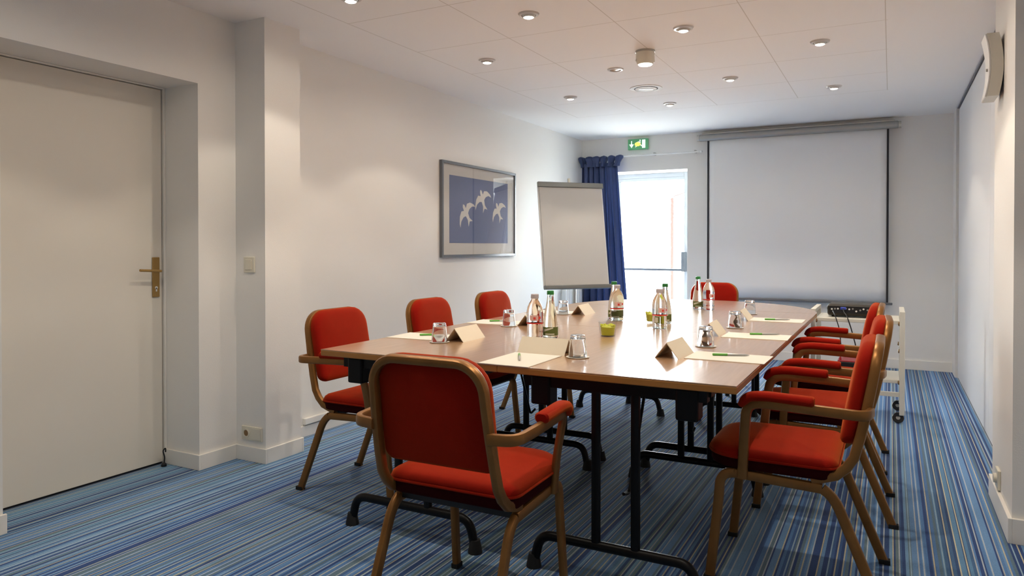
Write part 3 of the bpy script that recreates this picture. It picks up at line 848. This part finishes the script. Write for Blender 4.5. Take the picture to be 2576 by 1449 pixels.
sp = box('socket_panel', (-0.14, -0.1175, 0.030), (0.14, -0.1145, 0.078), M_projp, pj, bevel=0.001)
rnd = random.Random(5)
for i, x in enumerate((-0.125, -0.105, -0.086, -0.035, -0.014, 0.008, 0.03, 0.055, 0.075, 0.10, 0.12)):
    h = 0.045 + rnd.random()*0.018
    q = MB().lathe([(0.006, 0), (0.006, 0.004), (0.003, 0.004)], 12).build('socket', M_alu if i % 2 else M_white, sp)
    q.location = (x, -0.1175, h); q.rotation_euler = (R(90), 0, 0)
for sx in (-0.12, 0.12):
    f = MB().lathe([(0.012, 0.0), (0.012, 0.014)], 12).build('foot', M_rubber, pj); f.location = (sx, -0.07, 0)
    f = MB().lathe([(0.012, 0.0), (0.012, 0.014)], 12).build('foot', M_rubber, pj); f.location = (sx, 0.07, 0)
cb = MB().tube(fillet([(-0.358, 5.478, 0.728), (-0.352, 5.44, 0.722), (-0.335, 5.37, 0.70), (-0.305, 5.365, 0.60), (-0.30, 5.375, 0.50), (-0.27, 5.37, 0.42)], 0.03), 0.0035, 8).build('power_cable', M_blackp)
tag(cb, 'left thin dark cable hanging from the projector', 'cable')
c2 = empty('video_cable', (-0.29, 5.473, 0.745))
tag(c2, 'right cable with a blue plug hanging from the projector', 'cable')
MB().box((-0.018, -0.028, -0.008), (0.018, 0.0, 0.008)).build('plug', M_blueplug, c2, smooth=False, bevel=0.003)
MB().tube(fillet([(0, -0.026, 0), (0.006, -0.06, -0.02), (0.03, -0.10, -0.05), (0.055, -0.108, -0.13), (0.085, -0.108, -0.25), (0.09, -0.10, -0.34)], 0.03), 0.004, 8).build('cord', M_blackp, c2)
bx = empty('equipment_box', (-0.24, 5.58, 0.285))
tag(bx, 'black equipment box with red top edge on the lower trolley shelf', 'box')
MB().box((-0.085, -0.09, 0), (0.085, 0.09, 0.085)).build('body', M_blackp, bx, smooth=False, bevel=0.006)
MB().box((-0.087, -0.092, 0.085), (0.087, 0.092, 0.093)).build('lid', M_redp, bx, smooth=False, bevel=0.003)
MB().lathe([(0.008, 0.093), (0.007, 0.11), (0.003, 0.118)], 12, (-0.07, -0.07, 0)).build('knob', M_redp, bx)

# ------------------------------------------------------------------ projection screen
ps = empty('projection_screen', (-0.877, 7.8, 0))
tag(ps, 'large white pull-down projection screen with grey housing on the back wall', 'projection screen')
hx0, hx1 = -0.94, 0.935
h_ = MB().tube([(hx0, -0.075, 2.330), (hx0+0.004, -0.075, 2.330), (hx1-0.004, -0.075, 2.330), (hx1, -0.075, 2.330)], 0.036, 20, [0.030, 0.036, 0.036, 0.030]).build('housing', M_alu, ps)
h_['label'] = 'grey roller housing'
MB().box((hx0+0.02, -0.055, 2.358), (hx1-0.03, -0.0, 2.385)).build('mounting_rail', M_satin, ps, smooth=False, bevel=0.004)
for s in (hx0 - 0.012, hx1 + 0.012):
    MB().tube([(s-0.012, -0.075, 2.33), (s+0.012, -0.075, 2.33)], 0.033, 20).build('end_cap', M_satin, ps)
cl = MB()
nx = 24
def sy(u, z):
    return -0.078 + 0.010*math.exp(-((u-0.10)/0.06)**2)*min(1, (2.3-z)/1.2) - 0.008*math.exp(-((u-0.19)/0.05)**2)*min(1, (2.3-z)/1.5)
sx0, sx1 = -0.846, 0.848
vs = []; nz = 12
for j in range(nz+1):
    z = 0.635 + (2.325-0.635)*j/nz
    for i in range(nx+1):
        u = i/nx; vs.append((sx0 + (sx1-sx0)*u, sy(u, z), z))
fs = [(j*(nx+1)+i, j*(nx+1)+i+1, (j+1)*(nx+1)+i+1, (j+1)*(nx+1)+i) for j in range(nz) for i in range(nx)]
cl.add(vs, fs).build('screen_cloth', M_screen, ps, solid=0.0015, ang=80)
for xx in (sx0, sx1):
    MB().box((xx-0.009, -0.0825, 0.635), (xx+0.009, -0.0795, 2.31)).build('side_border', M_dark, ps, smooth=False)
MB().box((sx0-0.01, -0.090, 0.612), (sx1+0.045, -0.068, 0.636)).build('bottom_bar', M_frame, ps, smooth=False, bevel=0.004)

# ------------------------------------------------------------------ exit sign
es = empty('exit_sign', (-2.515, 7.8, 2.318))
tag(es, 'green exit sign with arrow and running figure above the glass door', 'exit sign')
box('plate', (-0.116, -0.035, -0.058), (0.116, -0.002, 0.060), M_exit, es, bevel=0.003)
ar = MB()
y = -0.0365
def poly(pts): return [(a, y, b) for a, b in pts], [tuple(range(len(pts)))]
ar.add(*poly([(-0.078, 0.0), (-0.066, 0.0), (-0.066, 0.04), (-0.078, 0.04)])); ar.add(*poly([(-0.100, 0.002), (-0.072, -0.040), (-0.044, 0.002)]))
ar.build('arrow', M_exitw, es, smooth=False, solid=0.001)
dr = MB(); dr.add(*poly([(0.05, -0.045), (0.088, -0.045), (0.088, 0.048), (0.05, 0.048)])); dr.build('door_symbol', M_exitw, es, smooth=False, solid=0.0008)
rn = MB(); y = -0.038
rn.add(*poly([(0.0, 0.002), (0.03, 0.004), (0.036, 0.028), (0.01, 0.030)])); rn.add(*poly([(0.03, 0.004), (0.052, -0.02), (0.044, -0.026), (0.018, -0.002)]))
rn.add(*poly([(0.0, 0.004), (-0.010, -0.026), (-0.030, -0.036), (-0.026, -0.024), (-0.014, -0.012)])); rn.add(*poly([(0.010, 0.030), (-0.022, 0.018), (-0.030, 0.004), (-0.022, 0.002), (0.004, 0.018)]))
rn.add(*poly([(0.028+0.009*math.cos(k*PI/5), 0.041+0.009*math.sin(k*PI/5)) for k in range(10)]))
rn.build('running_figure', M_exitw, es, smooth=False, solid=0.001)
MB().lathe([(0.023, 0), (0.021, 0.005), (0.01, 0.007)], 20).xform(Matrix.Translation((0.0, -0.0385, 0.0)) @ Matrix.Rotation(R(90), 4, 'X') @ Matrix.Scale(1.5, 4, (1, 0, 0))).build('yellow_spot', M_exity, es)  # emissive yellow disc at the middle of the sign

# ------------------------------------------------------------------ curtain and rail
cr_ = empty('curtain_rail', (-2.5, 7.74, 2.19))
tag(cr_, 'thin white curtain rail on the back wall over the glass door', 'curtain rail')
MB().tube([(-0.69, 0, 0), (0.675, 0, 0)], 0.009, 12).build('rod', M_white, cr_)
for x in (0.18, 0.63, -0.60):
    MB().box((x-0.008, 0.0, -0.008), (x+0.008, 0.06, 0.02)).build('bracket', M_alu, cr_, smooth=False)
MB().lathe([(0.004, 0), (0.014, 0.01), (0.012, 0.03), (0.004, 0.036)], 14).xform(Matrix.Translation((0.675, 0, 0)) @ Matrix.Rotation(R(90), 4, 'Y')).build('finial', M_white, cr_)
cu = empty('curtain', (-2.95, 7.70, 0))
tag(cu, 'gathered dark blue satin curtain left of the glass exit door', 'curtain')
def cur(z0, z1, nzz, ph, amp, xr):
    m = MB(); nu = 110; vs = []
    for j in range(nzz+1):
        z = z0 + (z1-z0)*j/nzz; xa, xb = xr(z)
        for i in range(nu+1):
            u = i/nu
            a = amp(z, u)
            x = xa + (xb-xa)*u + 0.012*math.sin(u*2*PI*6.5*2+1)
            yy = a*math.sin(u*2*PI*6.5 + ph + 0.5*math.sin(z*2.1+u*5)) + 0.008*math.sin(u*29 + z*3)
            vs.append((x, yy, z))
    fs = [(j*(nu+1)+i, j*(nu+1)+i+1, (j+1)*(nu+1)+i+1, (j+1)*(nu+1)+i) for j in range(nzz) for i in range(nu)]
    return m.add(vs, fs)
def xr(z):
    t = max(0, (2.13-z)/2.1)
    return (-0.215 - 0.01*t, 0.205 + 0.13*min(1, t*1.25))
cur(0.02, 2.12, 26, 0, lambda z, u: 0.022 + 0.012*min(1, (2.12-z)/0.8), xr).build('drape', M_curt, cu, solid=0.003, ang=80)
hd = MB(); 
for k in range(6):   # pinched header tufts
    x = -0.195 + k*0.082; tl = (-0.03, -0.005, 0.0, 0.005, 0.012, 0.035)[k]
    vs = []; nn = 14
    for j, (w, dz) in enumerate(((0.040, -0.02), (0.034, 0.02), (0.040, 0.045), (0.052, 0.070), (0.042, 0.092), (0.010, 0.104))):
        for i in range(nn):
            a = 2*PI*i/nn; rr = 1 + 0.28*math.sin(3*a + k*1.7) + 0.12*math.sin(5*a + k)
            vs.append((x + tl*dz/0.1 + w*rr*math.cos(a)*0.9, -0.0 + w*0.8*rr*math.sin(a), 2.10 + dz))
    hd.loops([vs[q*nn:(q+1)*nn] for q in range(6)])
hd.build('header', M_curt, cu, ang=60)
# radiator behind the flipchart on the left wall
rd = empty('radiator', (-3.2, 7.40, 0.10))
tag(rd, 'white ribbed radiator on the left wall below the flipchart board', 'radiator')
for k in range(8):
    box('column', (0.02, -0.24 + k*0.06, 0.0), (0.075, -0.195 + k*0.06, 0.60), M_white, rd, bevel=0.01)
box('back_plate', (0.0, -0.22, 0.05), (0.021, 0.21, 0.55), M_white, rd)

# ------------------------------------------------------------------ flipchart
FC = Vector((-2.72, 6.45, 0)); nrm = Vector((0.714, -0.65, 0)).normalized(); wv = Vector((0.65, 0.714, 0)).normalized()
fc = empty('flipchart', (FC.x, FC.y, 0), math.atan2(wv.y, wv.x))
tag(fc, 'flipchart easel with a blank paper pad before the blue curtain', 'flipchart')
tilt = R(9.5); tt = (math.sin(tilt), math.cos(tilt))   # local y = away from viewer
zb, ztp = 0.77, 1.80
def fp(x, s, off=0.0):   # s: distance up the board from the bottom
    return (x, -0.05 + s*tt[0] - off*tt[1], zb + s*tt[1] + off*tt[0] * 1.0)
Lb = (ztp-zb)/tt[1]
def slab(x0, x1, s0, s1, o0, o1):
    q = [fp(x, s, o) for o in (o0, o1) for s in (s0, s1) for x in (x0, x1)]
    return MB().add(q, [(0,2,3,1),(4,5,7,6),(0,1,5,4),(2,6,7,3),(0,4,6,2),(1,3,7,5)])
slab(-0.35, 0.35, 0.0, Lb, -0.012, 0.0).build('board', M_white, fc, smooth=False, bevel=0.003)
slab(-0.335, 0.335, 0.03, Lb-0.05, 0.001, 0.014).build('paper_pad', M_pad, fc, smooth=False)
slab(-0.352, 0.352, Lb-0.052, Lb, 0.0005, 0.028).build('clamp_bar', M_pewter, fc, smooth=False, bevel=0.006)
tray = slab(-0.352, 0.352, -0.012, 0.028, 0.0, 0.055).build('pen_tray', M_pewter, fc, smooth=False, bevel=0.006)
MB().tube([fp(0.0, Lb*0.5, -0.02), fp(0.0, Lb+0.05, -0.02)], 0.014, 12).build('mast', M_switch, fc)
MB().tube([(0.03, 0.08, 0.03), (0.03, 0.08, 1.30)], 0.018, 14).build('column', M_alu, fc)
for a in (90, 210, 330):
    MB().tube([(0.03, 0.08, 0.045), (0.03 + 0.32*math.cos(R(a)), 0.08 + 0.32*math.sin(R(a)), 0.02)], 0.013, 12).build('leg', M_alu, fc)
MB().box((-0.01, 0.066, 1.14), (0.07, 0.098, 1.22)).build('board_bracket', M_alu, fc, smooth=False, bevel=0.004)

# ------------------------------------------------------------------ framed picture
pc = empty('framed_picture', (-3.2, 5.437, 1.477))
tag(pc, 'framed blue print with three white birds on the left wall', 'picture')
hw, hh = 0.637, 0.393
mb = MB()
for a, b in (((0, -hw, -hh), (0.028, -hw+0.022, hh)), ((0, hw-0.022, -hh), (0.028, hw, hh)), ((0, -hw+0.0221, -hh), (0.028, hw-0.0221, -hh+0.022)), ((0, -hw+0.0221, hh-0.022), (0.028, hw-0.0221, hh))):
    mb.box(a, b)
mb.build('frame', M_frame, pc, smooth=False, bevel=0.002)
box('mount', (0.004, -hw+0.015, -hh+0.015), (0.012, hw-0.015, hh-0.015), M_mount, pc)
pr_ = box('print', (0.012, -0.510, -0.275), (0.0135, 0.494, 0.283), M_print, pc)
def bird(cx, cz, s, rot):
    # generic gliding bird: body, two swept wings, forked tail
    half = [(0.0, 0.62), (0.10, 0.52), (0.12, 0.30), (0.34, 0.42), (0.62, 0.30), (0.86, 0.02), (0.92, -0.18), (0.66, 0.02), (0.36, 0.06), (0.14, -0.02), (0.10, -0.30), (0.26, -0.62), (0.0, -0.46)]
    pts = half + [(-a, b) for a, b in half[-2:0:-1]]
    c_, s_ = math.cos(R(rot)), math.sin(R(rot))
    q = [(0.0142, cx + s*(a*c_-b*s_), cz + s*(a*s_+b*c_)) for a, b in pts]
    n = len(q)
    # triangle fan is unsafe on a concave outline: build from strips left/right of the axis
    mb = MB(); 
    h = len(half)
    for i in range(1, h-1):
        j = (n - i) % n
        k = (n - i - 1) % n if i < h-1 else i
        mb.add([q[i], q[i+1], q[k], q[j]], [(0, 1, 2, 3)])
    mb2 = MB(); mb2.add(q, [tuple(range(n))])
    return mb2
for cx, cz, s, rt in ((-0.24, -0.03, 0.165, 38), (0.03, 0.10, 0.165, 24), (0.32, 0.01, 0.155, 30)):
    bird(cx, cz, s, rt).build('white_bird', M_mount, pr_, smooth=False)
box('glass_pane', (0.018, -hw+0.02, -hh+0.02), (0.0205, hw-0.02, hh-0.02), M_picglass, pc)

# ------------------------------------------------------------------ switch, sockets, wall lamp
sw = empty('light_switch', (-3.10, 2.79, 1.076)); tag(sw, 'square ivory light switch on the pillar', 'light switch')
box('plate', (-0.041, -0.009, -0.043), (0.041, 0, 0.043), M_switch, sw, bevel=0.003)
box('rocker', (-0.024, -0.014, -0.028), (0.024, -0.009, 0.028), M_switch, sw, bevel=0.002)
so2 = empty('wall_socket', (-3.085, 2.79, 0.152)); tag(so2, 'double ivory wall socket low on the pillar beside the left door', 'socket')
box('plate', (-0.075, -0.010, -0.038), (0.078, 0, 0.038), M_switch, so2, bevel=0.003)
o = MB().lathe([(0.024, 0), (0.024, 0.004), (0.018, 0.004), (0.017, 0.001)], 24).build('outlet', M_switch, so2); o.location = (-0.038, -0.010, 0); o.rotation_euler = (R(90), 0, 0)
o2 = MB().lathe([(0.0165, 0.0005), (0.0165, 0.0015)], 20).build('recess', M_brown, o)
box('blank_cover', (0.004, -0.0125, -0.03), (0.07, -0.010, 0.03), M_switch, so2, bevel=0.002)
s3 = empty('wall_socket', (0.43, 3.80, 0.15)); tag(s3, 'ivory wall socket seen edge-on above the baseboard of the right column', 'socket')
box('plate', (-0.012, -0.045, -0.043), (0, 0.045, 0.043), M_switch, s3, bevel=0.003)
o = MB().lathe([(0.022, 0), (0.020, 0.012), (0.016, 0.012)], 20).build('outlet', M_switch, s3); o.location = (-0.012, 0, 0); o.rotation_euler = (0, R(-90), 0)
wl = empty('wall_lamp', (0.43, 3.83, 1.970)); tag(wl, 'unlit curved satin metal wall lamp on the right column', 'wall lamp')
# shield bowed in height: ends stand off the wall
def shield(t0, t1, y0, y1):
    n_ = 12; rings = []
    for i in range(n_+1):
        a = -1 + 2*i/n_; z = a*0.137; bow = 0.017*a*a
        rings.append([(-t0-bow, y0, z), (-t1-bow, y0, z), (-t1-bow, y1, z), (-t0-bow, y1, z)])
    return MB().loops(rings)
shield(0.002, 0.047, -0.09, 0.08).build('shield', M_satin, wl)
shield(0.0475, 0.053, -0.08, 0.07).build('glass_front', M_white, wl)
k = MB().lathe([(0.007, 0), (0.006, 0.006)], 12).build('screw', M_alu, wl); k.location = (-0.054, -0.02, -0.01); k.rotation_euler = (0, R(-90), 0)
